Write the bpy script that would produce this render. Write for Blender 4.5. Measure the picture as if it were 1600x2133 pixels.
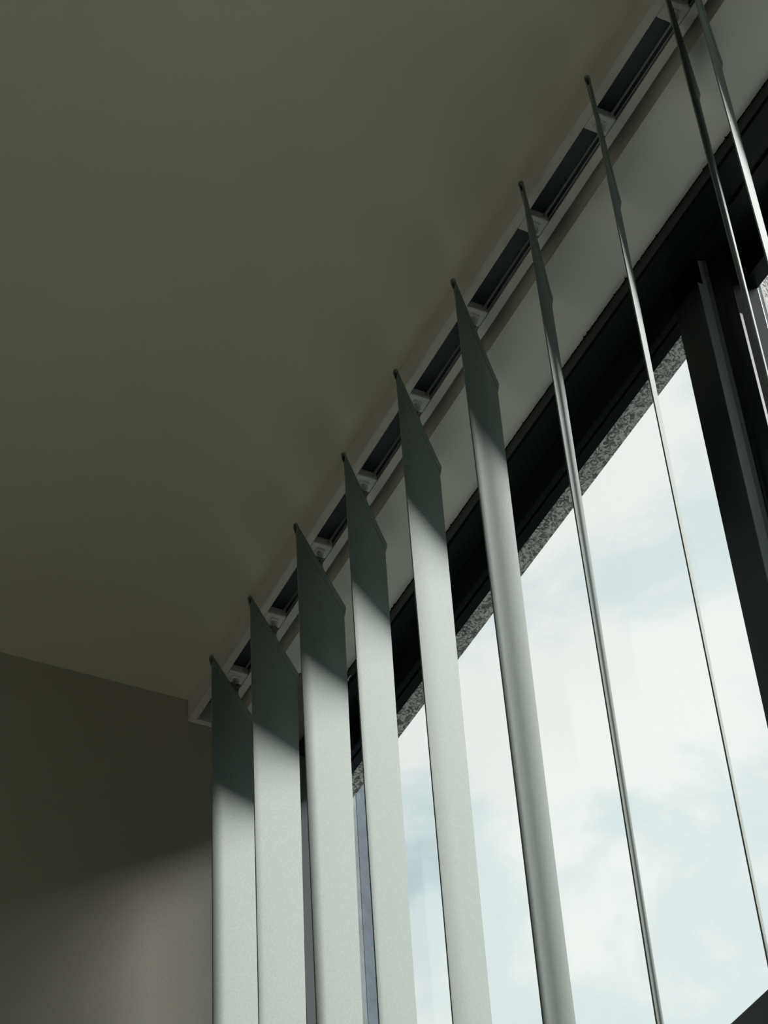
import bpy, bmesh, math, random
from mathutils import Vector, Matrix
random.seed(7)
scene = bpy.context.scene
for o in list(bpy.data.objects): bpy.data.objects.remove(o, do_unlink=True)
C = scene.collection

# ------------------------------------------------------------------ camera
# survey coordinates: camera at (0,0,0), x along the window, y outwards, z up; shifted into the room frame by S
S = Vector((1.714, -0.7253, 0.947))
def P(x, y, z): return Vector((x, y, z)) + S
cam_d = bpy.data.cameras.new('camera'); cam = bpy.data.objects.new('camera', cam_d); C.objects.link(cam)
FPX = 4584.5
cam_d.sensor_fit = 'VERTICAL'; cam_d.sensor_height = 36.0; cam_d.lens = 36.0 * FPX / 2133.0
cam_d.clip_start = 0.02; cam_d.clip_end = 500
right = Vector((0.43365508, 0.89953549, -0.05271792))
down = Vector((-0.64181284, 0.26728594, -0.71877291))
fwd = Vector((-0.63247099, 0.34553456, 0.69324333))
m = Matrix((right, -down, -fwd)).transposed().to_4x4(); m.translation = S
cam.matrix_world = m
scene.camera = cam

# ------------------------------------------------------------------ world, sun, exposure
scene.view_settings.view_transform = 'Standard'
scene.view_settings.look = 'None'
scene.view_settings.gamma = 1.0
scene.view_settings.exposure = 0.0
scene.view_settings.use_curve_mapping = False

w = bpy.data.worlds.new('sky'); scene.world = w; w.use_nodes = True
nt = w.node_tree; nt.nodes.clear()
out = nt.nodes.new('ShaderNodeOutputWorld'); bg = nt.nodes.new('ShaderNodeBackground')
tc = nt.nodes.new('ShaderNodeTexCoord')
mp = nt.nodes.new('ShaderNodeMapping'); mp.inputs['Scale'].default_value = (1, 1, 1.5); mp.inputs['Location'].default_value = (0.75, 0.40, 0.30)
n1 = nt.nodes.new('ShaderNodeTexNoise'); n1.inputs['Scale'].default_value = 5.5; n1.inputs['Detail'].default_value = 10; n1.inputs['Roughness'].default_value = 0.57; n1.inputs['Distortion'].default_value = 0.35
cr = nt.nodes.new('ShaderNodeValToRGB'); cr.color_ramp.interpolation = 'EASE'
e = cr.color_ramp.elements
e[0].position = 0.37; e[0].color = (0.60, 0.715, 0.745, 1)
e[1].position = 0.57; e[1].color = (0.98, 0.99, 0.97, 1)
k = e.new(0.46); k.color = (0.79, 0.87, 0.875, 1)
nt.links.new(tc.outputs['Generated'], mp.inputs['Vector']); nt.links.new(mp.outputs['Vector'], n1.inputs['Vector'])
nt.links.new(n1.outputs['Fac'], cr.inputs['Fac']); nt.links.new(cr.outputs['Color'], bg.inputs['Color'])
bg.inputs['Strength'].default_value = 1.0
nt.links.new(bg.outputs['Background'], out.inputs['Surface'])

SUN_AZ, SUN_EL = math.radians(78), math.radians(39)
sd = bpy.data.lights.new('hazy_sun', 'SUN'); sd.energy = 6.5; sd.angle = math.radians(17); sd.color = (1.0, 0.94, 0.935)
sun = bpy.data.objects.new('hazy_sun', sd); C.objects.link(sun)
to_sun = Vector((math.cos(SUN_AZ) * math.cos(SUN_EL), math.sin(SUN_AZ) * math.cos(SUN_EL), math.sin(SUN_EL)))
sun.rotation_euler = to_sun.to_track_quat('Z', 'Y').to_euler(); sun.location = to_sun * 8

# ------------------------------------------------------------------ materials
def mat(name, col, rough=0.6, metal=0.0, noise=0.0, nscale=40.0, bump=0.0, bscale=200.0, spec=0.5, coat=0.0):
    m = bpy.data.materials.new(name); m.use_nodes = True; t = m.node_tree
    b = t.nodes['Principled BSDF']
    b.inputs['Base Color'].default_value = (*col, 1); b.inputs['Roughness'].default_value = rough
    b.inputs['Metallic'].default_value = metal; b.inputs['Specular IOR Level'].default_value = spec
    b.inputs['Coat Weight'].default_value = coat
    co = t.nodes.new('ShaderNodeTexCoord')
    if noise:
        n = t.nodes.new('ShaderNodeTexNoise'); n.inputs['Scale'].default_value = nscale; n.inputs['Detail'].default_value = 6
        r = t.nodes.new('ShaderNodeValToRGB')
        r.color_ramp.elements[0].position = 0.3; r.color_ramp.elements[1].position = 0.7
        r.color_ramp.elements[0].color = tuple(c * (1 - noise) for c in col) + (1,)
        r.color_ramp.elements[1].color = tuple(min(1, c * (1 + noise)) for c in col) + (1,)
        t.links.new(co.outputs['Object'], n.inputs['Vector']); t.links.new(n.outputs['Fac'], r.inputs['Fac'])
        t.links.new(r.outputs['Color'], b.inputs['Base Color'])
    if bump:
        n = t.nodes.new('ShaderNodeTexNoise'); n.inputs['Scale'].default_value = bscale; n.inputs['Detail'].default_value = 4
        u = t.nodes.new('ShaderNodeBump'); u.inputs['Strength'].default_value = bump; u.inputs['Distance'].default_value = 0.002
        t.links.new(co.outputs['Object'], n.inputs['Vector']); t.links.new(n.outputs['Fac'], u.inputs['Height'])
        t.links.new(u.outputs['Normal'], b.inputs['Normal'])
    return m

M = {}
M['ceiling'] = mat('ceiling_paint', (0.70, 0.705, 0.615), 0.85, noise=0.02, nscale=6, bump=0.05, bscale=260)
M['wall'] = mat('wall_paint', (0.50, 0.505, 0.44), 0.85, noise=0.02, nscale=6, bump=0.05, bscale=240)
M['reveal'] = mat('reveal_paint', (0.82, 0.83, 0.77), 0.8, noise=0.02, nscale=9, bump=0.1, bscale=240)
M['floor'] = mat('floor_wood', (0.66, 0.62, 0.53), 0.5, noise=0.06, nscale=5)
M['rail'] = mat('rail_white', (0.80, 0.80, 0.77), 0.38, noise=0.02, nscale=60)
M['rail_shade'] = mat('rail_shade_grey', (0.20, 0.25, 0.28), 0.5)
M['rod'] = mat('rod_aluminium', (0.55, 0.57, 0.58), 0.35, metal=0.9)
M['carrier'] = mat('carrier_plastic', (0.78, 0.79, 0.78), 0.4)
M['frame'] = mat('frame_black', (0.005, 0.007, 0.009), 0.30, bump=0.03, bscale=900, spec=0.25)
M['seal'] = mat('sealant_black', (0.006, 0.007, 0.008), 0.9, spec=0.05)
M['glint_trim'] = mat('glint_trim_grey', (0.55, 0.56, 0.55), 0.4, metal=0.5)
M['fin'] = mat('fin_grey', (0.50, 0.55, 0.57), 0.75, noise=0.12, nscale=60, bump=0.1)
M['fin_dark'] = mat('fin_blue_grey', (0.26, 0.32, 0.38), 0.7, noise=0.12, nscale=60, bump=0.1)
M['concrete'] = mat('facade_concrete', (0.22, 0.24, 0.24), 0.85, noise=0.1, nscale=3)
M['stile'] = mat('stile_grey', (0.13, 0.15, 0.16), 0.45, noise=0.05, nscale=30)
M['glint'] = mat('stile_glint', (0.30, 0.34, 0.36), 0.4, noise=0.05, nscale=30)  # lighter grey standing in for the glint on the meeting stile
M['fin_light'] = mat('fin_light', (0.74, 0.82, 0.86), 0.7, noise=0.1, nscale=60)
M['packer'] = mat('packer_brown', (0.20, 0.17, 0.17), 0.6, noise=0.1, nscale=40)
M['fleck'] = mat('paint_fleck', (0.7, 0.7, 0.68), 0.6)
M['slab'] = mat('bounce_concrete', (0.74, 0.74, 0.70), 0.8, noise=0.06, nscale=4)
M['ground'] = mat('outside_ground', (0.07, 0.09, 0.06), 0.9, noise=0.2, nscale=0.4)

def granite():
    m = bpy.data.materials.new('granite'); m.use_nodes = True; t = m.node_tree; b = t.nodes['Principled BSDF']
    co = t.nodes.new('ShaderNodeTexCoord')
    n = t.nodes.new('ShaderNodeTexNoise'); n.inputs['Scale'].default_value = 150; n.inputs['Detail'].default_value = 5; n.inputs['Distortion'].default_value = 2.2
    r = t.nodes.new('ShaderNodeValToRGB'); r.color_ramp.elements[0].position = 0.43; r.color_ramp.elements[1].position = 0.58
    r.color_ramp.elements[0].color = (0.20, 0.20, 0.20, 1); r.color_ramp.elements[1].color = (0.95, 0.95, 0.92, 1)
    u = t.nodes.new('ShaderNodeBump'); u.inputs['Strength'].default_value = 0.6; u.inputs['Distance'].default_value = 0.002
    t.links.new(co.outputs['Object'], n.inputs['Vector']); t.links.new(n.outputs['Fac'], r.inputs['Fac'])
    t.links.new(r.outputs['Color'], b.inputs['Base Color']); t.links.new(n.outputs['Fac'], u.inputs['Height']); t.links.new(u.outputs['Normal'], b.inputs['Normal'])
    b.inputs['Roughness'].default_value = 0.7
    return m
M['granite'] = granite()

def fabric():
    m = bpy.data.materials.new('slat_fabric'); m.use_nodes = True; t = m.node_tree; b = t.nodes['Principled BSDF']
    co = t.nodes.new('ShaderNodeTexCoord')
    n = t.nodes.new('ShaderNodeTexNoise'); n.inputs['Scale'].default_value = 420; n.inputs['Detail'].default_value = 6; n.inputs['Roughness'].default_value = 0.7
    r = t.nodes.new('ShaderNodeValToRGB'); r.color_ramp.elements[0].position = 0.32; r.color_ramp.elements[1].position = 0.68
    r.color_ramp.elements[0].color = (0.245, 0.298, 0.268, 1); r.color_ramp.elements[1].color = (0.335, 0.380, 0.350, 1)
    u = t.nodes.new('ShaderNodeBump'); u.inputs['Strength'].default_value = 0.12; u.inputs['Distance'].default_value = 0.0006
    t.links.new(co.outputs['Object'], n.inputs['Vector']); t.links.new(n.outputs['Fac'], r.inputs['Fac'])
    t.links.new(r.outputs['Color'], b.inputs['Base Color']); t.links.new(n.outputs['Fac'], u.inputs['Height']); t.links.new(u.outputs['Normal'], b.inputs['Normal'])
    b.inputs['Roughness'].default_value = 0.72; b.inputs['Specular IOR Level'].default_value = 0.35
    return m
M['fabric'] = fabric()
M['thread'] = mat('stitch_thread', (0.17, 0.22, 0.19), 0.8)

def clear(name, tint, gloss_boost=1.0):
    m = bpy.data.materials.new(name); m.use_nodes = True; t = m.node_tree; t.nodes.clear()
    o = t.nodes.new('ShaderNodeOutputMaterial'); mx = t.nodes.new('ShaderNodeMixShader')
    tr = t.nodes.new('ShaderNodeBsdfTransparent'); tr.inputs['Color'].default_value = (*tint, 1)
    gl = t.nodes.new('ShaderNodeBsdfGlossy'); gl.inputs['Roughness'].default_value = 0.02
    lw = t.nodes.new('ShaderNodeLayerWeight'); lw.inputs['Blend'].default_value = 0.5
    pw = t.nodes.new('ShaderNodeMath'); pw.operation = 'POWER'; pw.inputs[1].default_value = 5.0
    fr = t.nodes.new('ShaderNodeMath'); fr.operation = 'MULTIPLY_ADD'; fr.inputs[1].default_value = 0.6; fr.inputs[2].default_value = 0.02 * gloss_boost
    t.links.new(lw.outputs['Facing'], pw.inputs[0]); t.links.new(pw.outputs[0], fr.inputs[0])
    t.links.new(fr.outputs[0], mx.inputs['Fac']); t.links.new(tr.outputs['BSDF'], mx.inputs[1]); t.links.new(gl.outputs['BSDF'], mx.inputs[2])
    t.links.new(mx.outputs['Shader'], o.inputs['Surface'])
    return m
M['glass'] = clear('window_glass', (0.97, 0.985, 0.98))
M['clear'] = clear('clear_plastic', (0.80, 0.80, 0.78), 3.0)

# ------------------------------------------------------------------ helpers
def tag(o, label=None, cat=None, group=None, kind=None):
    if label: o['label'] = label
    if cat: o['category'] = cat
    if group: o['group'] = group
    if kind: o['kind'] = kind
    return o
def link(name, bm, material, parent=None, smooth=False):
    me = bpy.data.meshes.new(name); bmesh.ops.recalc_face_normals(bm, faces=bm.faces)
    bm.to_mesh(me); bm.free()
    if material: me.materials.append(material)
    if smooth:
        for p in me.polygons: p.use_smooth = True
    o = bpy.data.objects.new(name, me); C.objects.link(o)
    if parent is not None:
        o.parent = parent; o.matrix_parent_inverse = parent.matrix_basis.inverted()
    return o
def empty(name, loc, parent=None):
    o = bpy.data.objects.new(name, None); o.empty_display_size = 0.05; C.objects.link(o); o.location = loc
    return o
def add_box(bm, a, b, bevel=0.0, seg=2):
    lo = Vector((min(a[i], b[i]) for i in range(3))); hi = Vector((max(a[i], b[i]) for i in range(3)))
    vs = [bm.verts.new((x, y, z)) for x in (lo.x, hi.x) for y in (lo.y, hi.y) for z in (lo.z, hi.z)]
    idx = [(0, 1, 3, 2), (4, 6, 7, 5), (0, 4, 5, 1), (2, 3, 7, 6), (0, 2, 6, 4), (1, 5, 7, 3)]
    fs = [bm.faces.new([vs[i] for i in f]) for f in idx]
    if bevel:
        es = list({e for f in fs for e in f.edges})
        bmesh.ops.bevel(bm, geom=es, offset=bevel, segments=seg, profile=0.5, affect='EDGES')
def box(name, a, b, material, parent=None, bevel=0.0, seg=2):
    """box between two survey points (relative to the camera)"""
    bm = bmesh.new(); add_box(bm, P(*a), P(*b), bevel, seg)
    return link(name, bm, material, parent)
def extrude_x(bm, prof, x0, x1):
    """closed (y,z) profile in survey units, extruded along x"""
    A = [bm.verts.new(P(x0, y, z)) for y, z in prof]; B = [bm.verts.new(P(x1, y, z)) for y, z in prof]
    n = len(prof)
    for i in range(n): bm.faces.new((A[i], A[(i + 1) % n], B[(i + 1) % n], B[i]))
    bm.faces.new(A[::-1]); bm.faces.new(B)
def tube(bm, pts, r, seg=8):
    rings = []
    for i, p in enumerate(pts):
        d = (pts[min(i + 1, len(pts) - 1)] - pts[max(i - 1, 0)]).normalized()
        s = d.orthogonal().normalized(); t = d.cross(s)
        if rings:
            pass
        rings.append([bm.verts.new(p + r * (math.cos(2 * math.pi * j / seg) * s + math.sin(2 * math.pi * j / seg) * t)) for j in range(seg)])
    for a, b in zip(rings, rings[1:]):
        for j in range(seg): bm.faces.new((a[j], a[(j + 1) % seg], b[(j + 1) % seg], b[j]))
    bm.faces.new(rings[0][::-1]); bm.faces.new(rings[-1])

# ------------------------------------------------------------------ key dimensions (survey units)
ZC = 1.503                      # ceiling
ZF = -0.947                     # floor
XL = -1.714                     # left wall
XR = 1.90                       # right wall
YW = 0.7253                     # room face of the window wall
YB = -3.30                      # back wall
ZS = 1.4626                     # soffit over the window
YF = 0.797                      # room face of the window frame
XJ = XL                         # the opening runs up to the left wall
XE = 0.60                       # right jamb of the opening
ZSILL = -0.45                   # window sill
YO = 0.8953                     # outer edge of the facade

# ------------------------------------------------------------------ room shell
def struct(o): return tag(o, kind='structure')
struct(box('ceiling', (XL - 0.2, YB - 0.2, ZC), (XR + 0.2, YO, ZC + 0.25), M['ceiling']))
struct(box('floor', (XL - 0.2, YB - 0.2, ZF - 0.2), (XR + 0.2, YO, ZF), M['floor']))
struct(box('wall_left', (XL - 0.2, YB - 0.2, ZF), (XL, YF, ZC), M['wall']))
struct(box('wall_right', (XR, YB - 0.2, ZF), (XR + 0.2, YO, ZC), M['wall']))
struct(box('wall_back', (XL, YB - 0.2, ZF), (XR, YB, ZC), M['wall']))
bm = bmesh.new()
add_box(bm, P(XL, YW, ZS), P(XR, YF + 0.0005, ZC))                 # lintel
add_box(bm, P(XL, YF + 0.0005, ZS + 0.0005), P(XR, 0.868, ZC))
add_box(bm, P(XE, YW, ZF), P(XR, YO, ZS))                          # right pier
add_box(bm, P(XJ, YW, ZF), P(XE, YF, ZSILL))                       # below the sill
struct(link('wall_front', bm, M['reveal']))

# ragged sealant line where paint meets the black frame
bm = bmesh.new(); N = 1500; va = []; vb = []
for i in range(N + 1):
    x = XJ + (0.15 - XJ) * i / N
    j = random.uniform(-0.0003, 0.0003) + (random.uniform(-0.0016, 0) if random.random() < 0.03 else 0)
    va.append(bm.verts.new(P(x, YF - 0.0006 + j, ZS - 0.0006))); vb.append(bm.verts.new(P(x, YF + 0.001, ZS - 0.0022)))
for i in range(N): bm.faces.new((va[i], va[i + 1], vb[i + 1], vb[i]))
struct(link('trim_1', bm, M['seal']))

# ------------------------------------------------------------------ window
XFL = XL                        # frame runs from the left wall
XST = -1.690                    # face of the left stile
win = tag(empty('window_1', P(-0.5, 0.84, ZSILL)), kind='structure')
Z1 = 1.445
# head track: room lip, stepped underside
bm = bmesh.new()
extrude_x(bm, [(YF, ZS), (YF, Z1 + 0.002), (YF + 0.002, Z1), (0.811, Z1), (0.8125, Z1 + 0.0035), (0.8265, Z1 + 0.0035), (0.8280, Z1), (0.8425, Z1), (0.8425, Z1 + 0.004), (0.868, Z1 + 0.004), (0.868, ZS)], XFL, XE)
link('head_track', bm, M['frame'], win)
# sash top rail with a small drip edge
ZA = 1.4133
bm = bmesh.new()
extrude_x(bm, [(0.8286, Z1), (0.8286, ZA + 0.001), (0.8296, ZA), (0.8345, ZA), (0.8345, ZA + 0.006), (0.8372, ZA + 0.006), (0.8372, ZA), (0.8418, ZA), (0.8418, Z1)], XFL, -0.9358)
link('sash_top_rail', bm, M['frame'], win)
bm = bmesh.new()
extrude_x(bm, [(0.8645, Z1 + 0.004), (0.8645, ZA), (0.8790, ZA), (0.8790, Z1 + 0.004)], -0.93, XE)
link('sash_top_rail', bm, M['frame'], win)
# transom and lower rails
ZT = 0.782
link_t = box('transom', (XFL, 0.8286, ZT - 0.055), (XE, 0.868, ZT), M['frame'], win, 0.002)
box('bottom_rail', (XFL, 0.8286, ZSILL), (XE, 0.868, ZSILL + 0.05), M['frame'], win, 0.002)
# meeting stile: rounded corner towards the room with a painted glint
bm = bmesh.new()
xa, xb, y0, rc, fl = -0.9724, -0.9358, 0.8286, 0.0095, 0.0045
prof = [(xa, 0.8645), (xa, y0 + 0.0008), (xa + 0.0008, y0), (xb - 0.0004, y0)]
prof.append((xb, y0 + 0.0004))
for i in range(13):
    a = math.pi / 2 * i / 12
    prof.append((xb + rc - rc * math.cos(a), y0 + fl + 0.0004 + rc * math.sin(a)))
prof += [(-0.9126, y0 + 0.0144), (-0.9121, y0 + 0.0149), (-0.9121, 0.8565), (-0.9358, 0.8565), (-0.9358, 0.8645)]
lo = [bm.verts.new(P(x, y, ZSILL)) for x, y in prof]; hi = [bm.verts.new(P(x, y, Z1 + 0.0005)) for x, y in prof]
n = len(prof)
for i in range(n): bm.faces.new((lo[i], lo[(i + 1) % n], hi[(i + 1) % n], hi[i]))
bm.faces.new(lo[::-1]); bm.faces.new(hi)
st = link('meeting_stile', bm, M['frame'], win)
st.data.materials.append(M['seal']); st.data.materials.append(M['stile']); st.data.materials.append(M['glint'])
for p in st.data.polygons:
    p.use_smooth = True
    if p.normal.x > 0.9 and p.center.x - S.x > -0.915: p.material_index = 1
    elif p.normal.x > 0.25 and -0.9365 < p.center.x - S.x < -0.9265: p.material_index = 3 if p.normal.x > 0.93 else (2 if p.normal.x > 0.7 else 0)  # faces turned to the right painted grey, stepping to black, as a glint
try: st.data.set_sharp_from_angle(angle=math.radians(30))
except Exception: pass
box('stile', (-0.9358, 0.8655, ZSILL), (-0.9206, 0.8795, Z1), M['frame'], win, 0.001)
box('glint_trim', (-0.9122, 0.8436, ZSILL), (-0.9115, 0.8462, Z1 - 0.09), M['glint_trim'], win)  # bright strip standing in for a glint along the stile edge
box('stile', (XFL, YF, ZSILL), (XST, 0.857, ZS - 0.0005), M['stile'], win, 0.001)
struct(box('trim_3', (XL, 0.752, ZS - 0.004), (-1.583, YF, ZS), M['packer'], None, 0.0008))
box('stile', (XE - 0.04, 0.8286, ZSILL), (XE, 0.868, Z1), M['frame'], win, 0.001)
# specks of paint left on the frame
def fleck(x0, y0, z0, x1, y1, z1):
    bm = bmesh.new(); a, b = P(x0, y0, z0), P(x1, y1, z1); mid = (a + b) / 2 + Vector((0, -0.0004, 0.0008))
    tube(bm, [a, mid, b], 0.0006, 5); link('paint_fleck', bm, M['fleck'], win)
fleck(-1.5975, 0.7975, ZS - 0.0046, -1.6095, 0.7975, ZS - 0.0044)
fleck(-1.3640 - 0.19, 0.7965, 1.4500, -1.3720 - 0.19, 0.7965, 1.4490)
# glass
def pane(x0, x1, y, z0, z1):
    o = box('pane', (x0, y, z0), (x1, y + 0.0008, z1), M['glass'], win); return o
pane(XST - 0.003, -0.9715, 0.8355, ZT - 0.003, ZA + 0.005)
pane(XST - 0.003, -0.9715, 0.8355, ZSILL + 0.045, ZT - 0.052)
pane(-0.9215, XE - 0.035, 0.8720, ZT - 0.003, ZA + 0.005)
pane(-0.9215, XE - 0.035, 0.8720, ZSILL + 0.045, ZT - 0.052)
struct(box('trim_2', (XJ, YW - 0.02, ZSILL), (XE, 0.8286, ZSILL + 0.02), M['rail'], None, 0.003))

# ------------------------------------------------------------------ facade outside
struct(box('facade_soffit', (-1.95, 0.868, ZS), (XE + 0.2, YO, ZC + 0.25), M['granite']))
fin = tag(empty('facade_fin', P(-1.79, 0.9, ZF)), kind='structure')
box('fin_panel', (-1.95, 0.858, ZF), (-1.775, 0.907, ZC + 0.25), M['fin'], fin)
box('fin_panel', (-1.95, 0.909, ZF), (-1.777, 0.945, ZC + 0.25), M['fin_dark'], fin)
fin2 = tag(empty('facade_fin', P(-1.0, 0.93, ZF)), kind='structure')
box('fin_panel', (-1.03, YO + 0.001, ZF), (-1.0, 0.957, ZC + 0.25), M['fin_light'], fin2)
box('edge_strip', (-1.03, 0.957, ZF), (-0.9985, 0.9595, ZC + 0.25), M['glint_trim'], fin2)
box('fin_panel', (-1.03, 0.9595, ZF), (-1.002, 1.10, ZC + 0.25), M['granite'], fin2)
struct(box('bounce_slab', (-1.95, YO, -1.15), (2.4, 1.75, -0.98), M['slab']))  # unseen slab added to bounce sunlight up onto the soffits
struct(box('facade_below', (-1.95, YF, -6), (2.4, YO, ZSILL), M['concrete']))
struct(box('ground', (-60, 1.5, -6.2), (60, 60, -6.0), M['ground']))

nb = tag(empty('unseen_skyline_block', P(0, 14, -6)), kind='structure')  # unseen building added to block the low sky and darken the slat tops
box('skyline_wall', (-32, 14, -6), (32, 20, 9.2), M['concrete'], nb)
box('skyline_cap', (-32.1, 13.9, 9.2), (32.1, 20.1, 9.5), M['concrete'], nb)

# ------------------------------------------------------------------ head rail of the blind
RY0, RY1 = 0.6804, 0.7187       # room side and window side of the rail
RZ = 1.4728                     # underside
SY0, SY1 = 0.6882, 0.7099       # slot
blind = empty('vertical_blind', P(-0.7, 0.70, RZ))
tag(blind, 'sage green fabric vertical blind on a white slotted rail under the ceiling', 'blind')
XA, XB = XL + 0.006, 0.62
bm = bmesh.new()
t_ = 0.0016; zt = ZC
extrude_x(bm, [(RY0, zt), (RY0, RZ + 0.0012), (RY0 + 0.0012, RZ), (SY0, RZ), (SY0, RZ + t_), (RY0 + t_, RZ + t_), (RY0 + t_, zt - t_), (RY1 - t_, zt - t_), (RY1 - t_, RZ + t_), (SY1, RZ + t_), (SY1, RZ), (RY1 - 0.0012, RZ), (RY1, RZ + 0.0012), (RY1, zt)], XA, XB)
rail = link('head_rail', bm, M['rail'], blind); rail['label'] = 'white slotted head rail along the ceiling'
# inner guide track lips, tilt rod and spacer strips
bm = bmesh.new()
a_, b_ = RY0 + t_ + 0.0002, RY1 - t_ - 0.0002; c_, d_ = RZ + t_ + 0.0002, ZC - t_ - 0.0002
extrude_x(bm, [(a_, c_), (a_, d_), (b_, d_), (b_, c_), (b_ - 0.001, c_), (b_ - 0.001, d_ - 0.001), (a_ + 0.001, d_ - 0.001), (a_ + 0.001, c_)], XA + 0.002, XB - 0.002)
link('shade_lining', bm, M['rail_shade'], rail)  # dark lining that puts the shade inside the rail into its colour
bm = bmesh.new(); extrude_x(bm, [(0.7086, RZ + 0.0030), (0.7086, RZ + 0.0038), (b_ - 0.001, RZ + 0.0038), (b_ - 0.001, RZ + 0.0030)], XA + 0.002, XB - 0.002)
link('guide_track', bm, M['rod'], rail)
bm = bmesh.new(); tube(bm, [P(XA + 0.003, 0.7048, RZ + 0.0042), P(XB - 0.003, 0.7048, RZ + 0.0042)], 0.0013, 10)
link('tilt_rod', bm, M['rod'], rail, True)
bm = bmesh.new()
add_box(bm, P(XL + 0.0005, RY0 - 0.0006, RZ - 0.0008), P(XA + 0.0015, RY1 + 0.0004, ZC - 0.0005), 0.0022, 3)
link('end_cap', bm, M['rail'], rail)
bm = bmesh.new(); add_box(bm, P(XB - 0.001, RY0 - 0.0006, RZ - 0.0008), P(XB + 0.006, RY1 + 0.0004, ZC - 0.0005), 0.0022, 3)
link('end_cap', bm, M['rail'], rail)

SY = 0.6989                     # slats hang on the rail's centre line
ZTOP = 1.4534
ZBOT = -0.75
WID = 0.127
#        mid x    angle at the hem, angle lower down
SL = [(-1.6270, 134.5, 136.6), (-1.5290, 134.8, 137.3), (-1.4170, 134.0, 137.0), (-1.3160, 137.0, 139.0), (-1.2025, 135.6, 137.3),
      (-1.0885, 135.2, 137.8), (-0.9765, 140.2, 142.6), (-0.8620, 138.7, 140.2), (-0.7455, 134.3, 136.2), (-0.7140, 133.1, 134.4)]
LABELS = ['sage green blind slat nearest the dark side wall, leftmost of the row',
          'second sage green blind slat from the side wall, touching the leftmost one',
          'third sage green blind slat from the side wall, hanging at the edge of the window',
          'fourth slat from the side wall, left border of the first strip of sky',
          'fifth slat from the side wall, right border of the first strip of sky',
          'sixth sage green blind slat from the side wall, last one showing a broad face',
          'seventh blind slat from the side wall, seen as a narrow strip over the sky',
          'eighth slat from the side wall, thin dark line through the sky',
          'ninth blind slat, thin bright line in front of the black window stile',
          'rightmost blind slat, thin bright line close beside the ninth, cut by the picture edge']

# carriers with clear hooks
def carrier_mesh():
    bm = bmesh.new()
    add_box(bm, (-0.009, SY0 + 0.0004 - SY, -0.0004), (0.009, SY1 - 0.0004 - SY, 0.0095), 0.0012, 2)
    add_box(bm, (-0.0045, -0.0045, -0.0035), (0.0045, 0.0045, 0.0), 0.001, 2)
    me = bpy.data.meshes.new('carrier'); bmesh.ops.recalc_face_normals(bm, faces=bm.faces); bm.to_mesh(me); bm.free(); me.materials.append(M['carrier']); return me
def hook_mesh():
    bm = bmesh.new()
    add_box(bm, (-0.0035, -0.0012, -0.030), (0.0035, 0.0012, -0.003), 0.0008, 2)
    tube(bm, [Vector((0.0, 0.0, -0.002)), Vector((0.0, 0.0, -0.008))], 0.0038, 12)
    tube(bm, [Vector((0.0035, 0.0, -0.009)), Vector((0.0060, 0.0, -0.013)), Vector((0.0062, 0.0, -0.020)), Vector((0.0040, 0.0, -0.027))], 0.0011, 8)
    me = bpy.data.meshes.new('hook'); bmesh.ops.recalc_face_normals(bm, faces=bm.faces); bm.to_mesh(me); bm.free(); me.materials.append(M['clear']); return me
CM, HM = carrier_mesh(), hook_mesh()
for mx, a0, a1 in SL:
    c = bpy.data.objects.new('carrier', CM); C.objects.link(c); c.parent = blind; c.matrix_parent_inverse = blind.matrix_basis.inverted()
    c.location = P(mx, SY, RZ)
    hk = bpy.data.objects.new('hook', HM); C.objects.link(hk); hk.parent = c
    hk.rotation_euler = (0, 0, math.radians(a0))
    hk['label'] = 'clear plastic hook'

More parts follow.
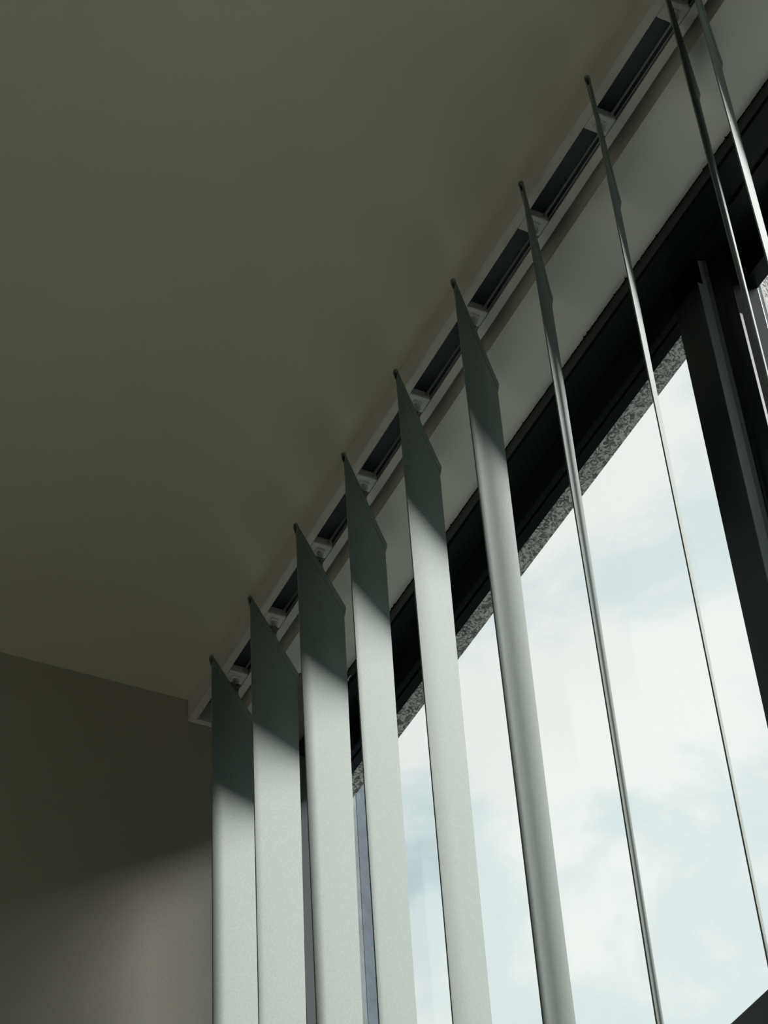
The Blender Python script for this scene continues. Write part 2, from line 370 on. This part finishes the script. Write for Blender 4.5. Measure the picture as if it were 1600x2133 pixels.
# ------------------------------------------------------------------ slats
HEM = 0.014
def slat(i, mx, a0, a1):
    def frame(z):
        k = max(0.0, min(1.0, (ZTOP - z) / 0.60)); k = k * k * (3 - 2 * k) * 0.5 + k * 0.5
        a = math.radians(a0 + (a1 - a0) * k)
        u = Vector((math.cos(a), math.sin(a), 0)); n = Vector((math.sin(a), -math.cos(a), 0))
        return u, n
    # fabric panel
    bm = bmesh.new(); th = 0.00045
    zs = [ZTOP - HEM + 0.0004 - (ZTOP - HEM - ZBOT) * (j / 40) for j in range(41)]
    F = []; B = []
    for z in zs:
        u, n = frame(z); f = []; b = []
        for s in range(7):
            q = -0.5 + s / 6
            bow = 0.00015 * (1 - 4 * q * q)
            p = Vector((mx, SY, z)) + u * (q * WID) + n * bow * min(1, (ZTOP - z) / 0.1)
            f.append(bm.verts.new(p + S + n * th)); b.append(bm.verts.new(p + S - n * th))
        F.append(f); B.append(b)
    for j in range(40):
        for s in range(6):
            bm.faces.new((F[j][s], F[j][s + 1], F[j + 1][s + 1], F[j + 1][s])); bm.faces.new((B[j][s], B[j + 1][s], B[j + 1][s + 1], B[j][s + 1]))
        bm.faces.new((F[j][0], F[j + 1][0], B[j + 1][0], B[j][0])); bm.faces.new((F[j][6], B[j][6], B[j + 1][6], F[j + 1][6]))
    for s in range(6):
        bm.faces.new((F[0][s], B[0][s], B[0][s + 1], F[0][s + 1])); bm.faces.new((F[40][s], F[40][s + 1], B[40][s + 1], B[40][s]))
    root = link('slat', bm, M['fabric'], blind); root['label'] = LABELS[i]
    # folded top hem: an open teardrop tube
    u, n = frame(ZTOP); half = WID / 2 + 0.0011
    prof_o = [(0.0006, 0.0), (0.0011, 0.003), (0.0019, 0.0065), (0.0023, 0.0095), (0.0020, 0.012), (0.0011, 0.0136), (0.0, 0.0141),
              (-0.0011, 0.0136), (-0.0020, 0.012), (-0.0023, 0.0095), (-0.0019, 0.0065), (-0.0011, 0.003), (-0.0006, 0.0)]
    cx = 0.0085
    def inner(p): return (p[0] * 0.70, cx + (p[1] - cx) * 0.93)
    prof_i = [inner(p) for p in prof_o]
    bm = bmesh.new(); rings = []
    for end, flare in ((-half, 1.1), (-half * 0.9, 0.95), (0, 0.85), (half * 0.9, 0.9), (half, 1.0)):
        O = [bm.verts.new(P(mx, SY, ZTOP - HEM + b) + u * end + n * a * flare) for a, b in prof_o]
        I = [bm.verts.new(P(mx, SY, ZTOP - HEM + b) + u * end + n * a * flare) for a, b in prof_i]
        rings.append((O, I))
    L = len(prof_o)
    for (O, I), (O2, I2) in zip(rings, rings[1:]):
        for j in range(L):
            k = (j + 1) % L
            bm.faces.new((O[j], O[k], O2[k], O2[j])); bm.faces.new((I[j], I2[j], I2[k], I[k]))
    for (O, I) in (rings[0], rings[-1]):
        for j in range(L):
            k = (j + 1) % L; bm.faces.new((O[j], I[j], I[k], O[k]))
    hem = link('top_hem', bm, M['fabric'], root, True)
    # stitched seam under the hem
    bm = bmesh.new()
    for s in (-1, 1):
        off = n * s * (0.0010)
        for q in range(30):
            x0 = -half + 0.003 + q * (2 * half - 0.006) / 30
            a = P(mx, SY, ZTOP - HEM + 0.0008) + u * x0 + off; b = a + u * 0.0024
            tube(bm, [a, b], 0.0003, 4)
    o = link('stitch_seam', bm, M['thread'], hem)
    o['label'] = 'dark stitched seam under the hem'
for i, (mx, a0, a1) in enumerate(SL): slat(i, mx, a0, a1)
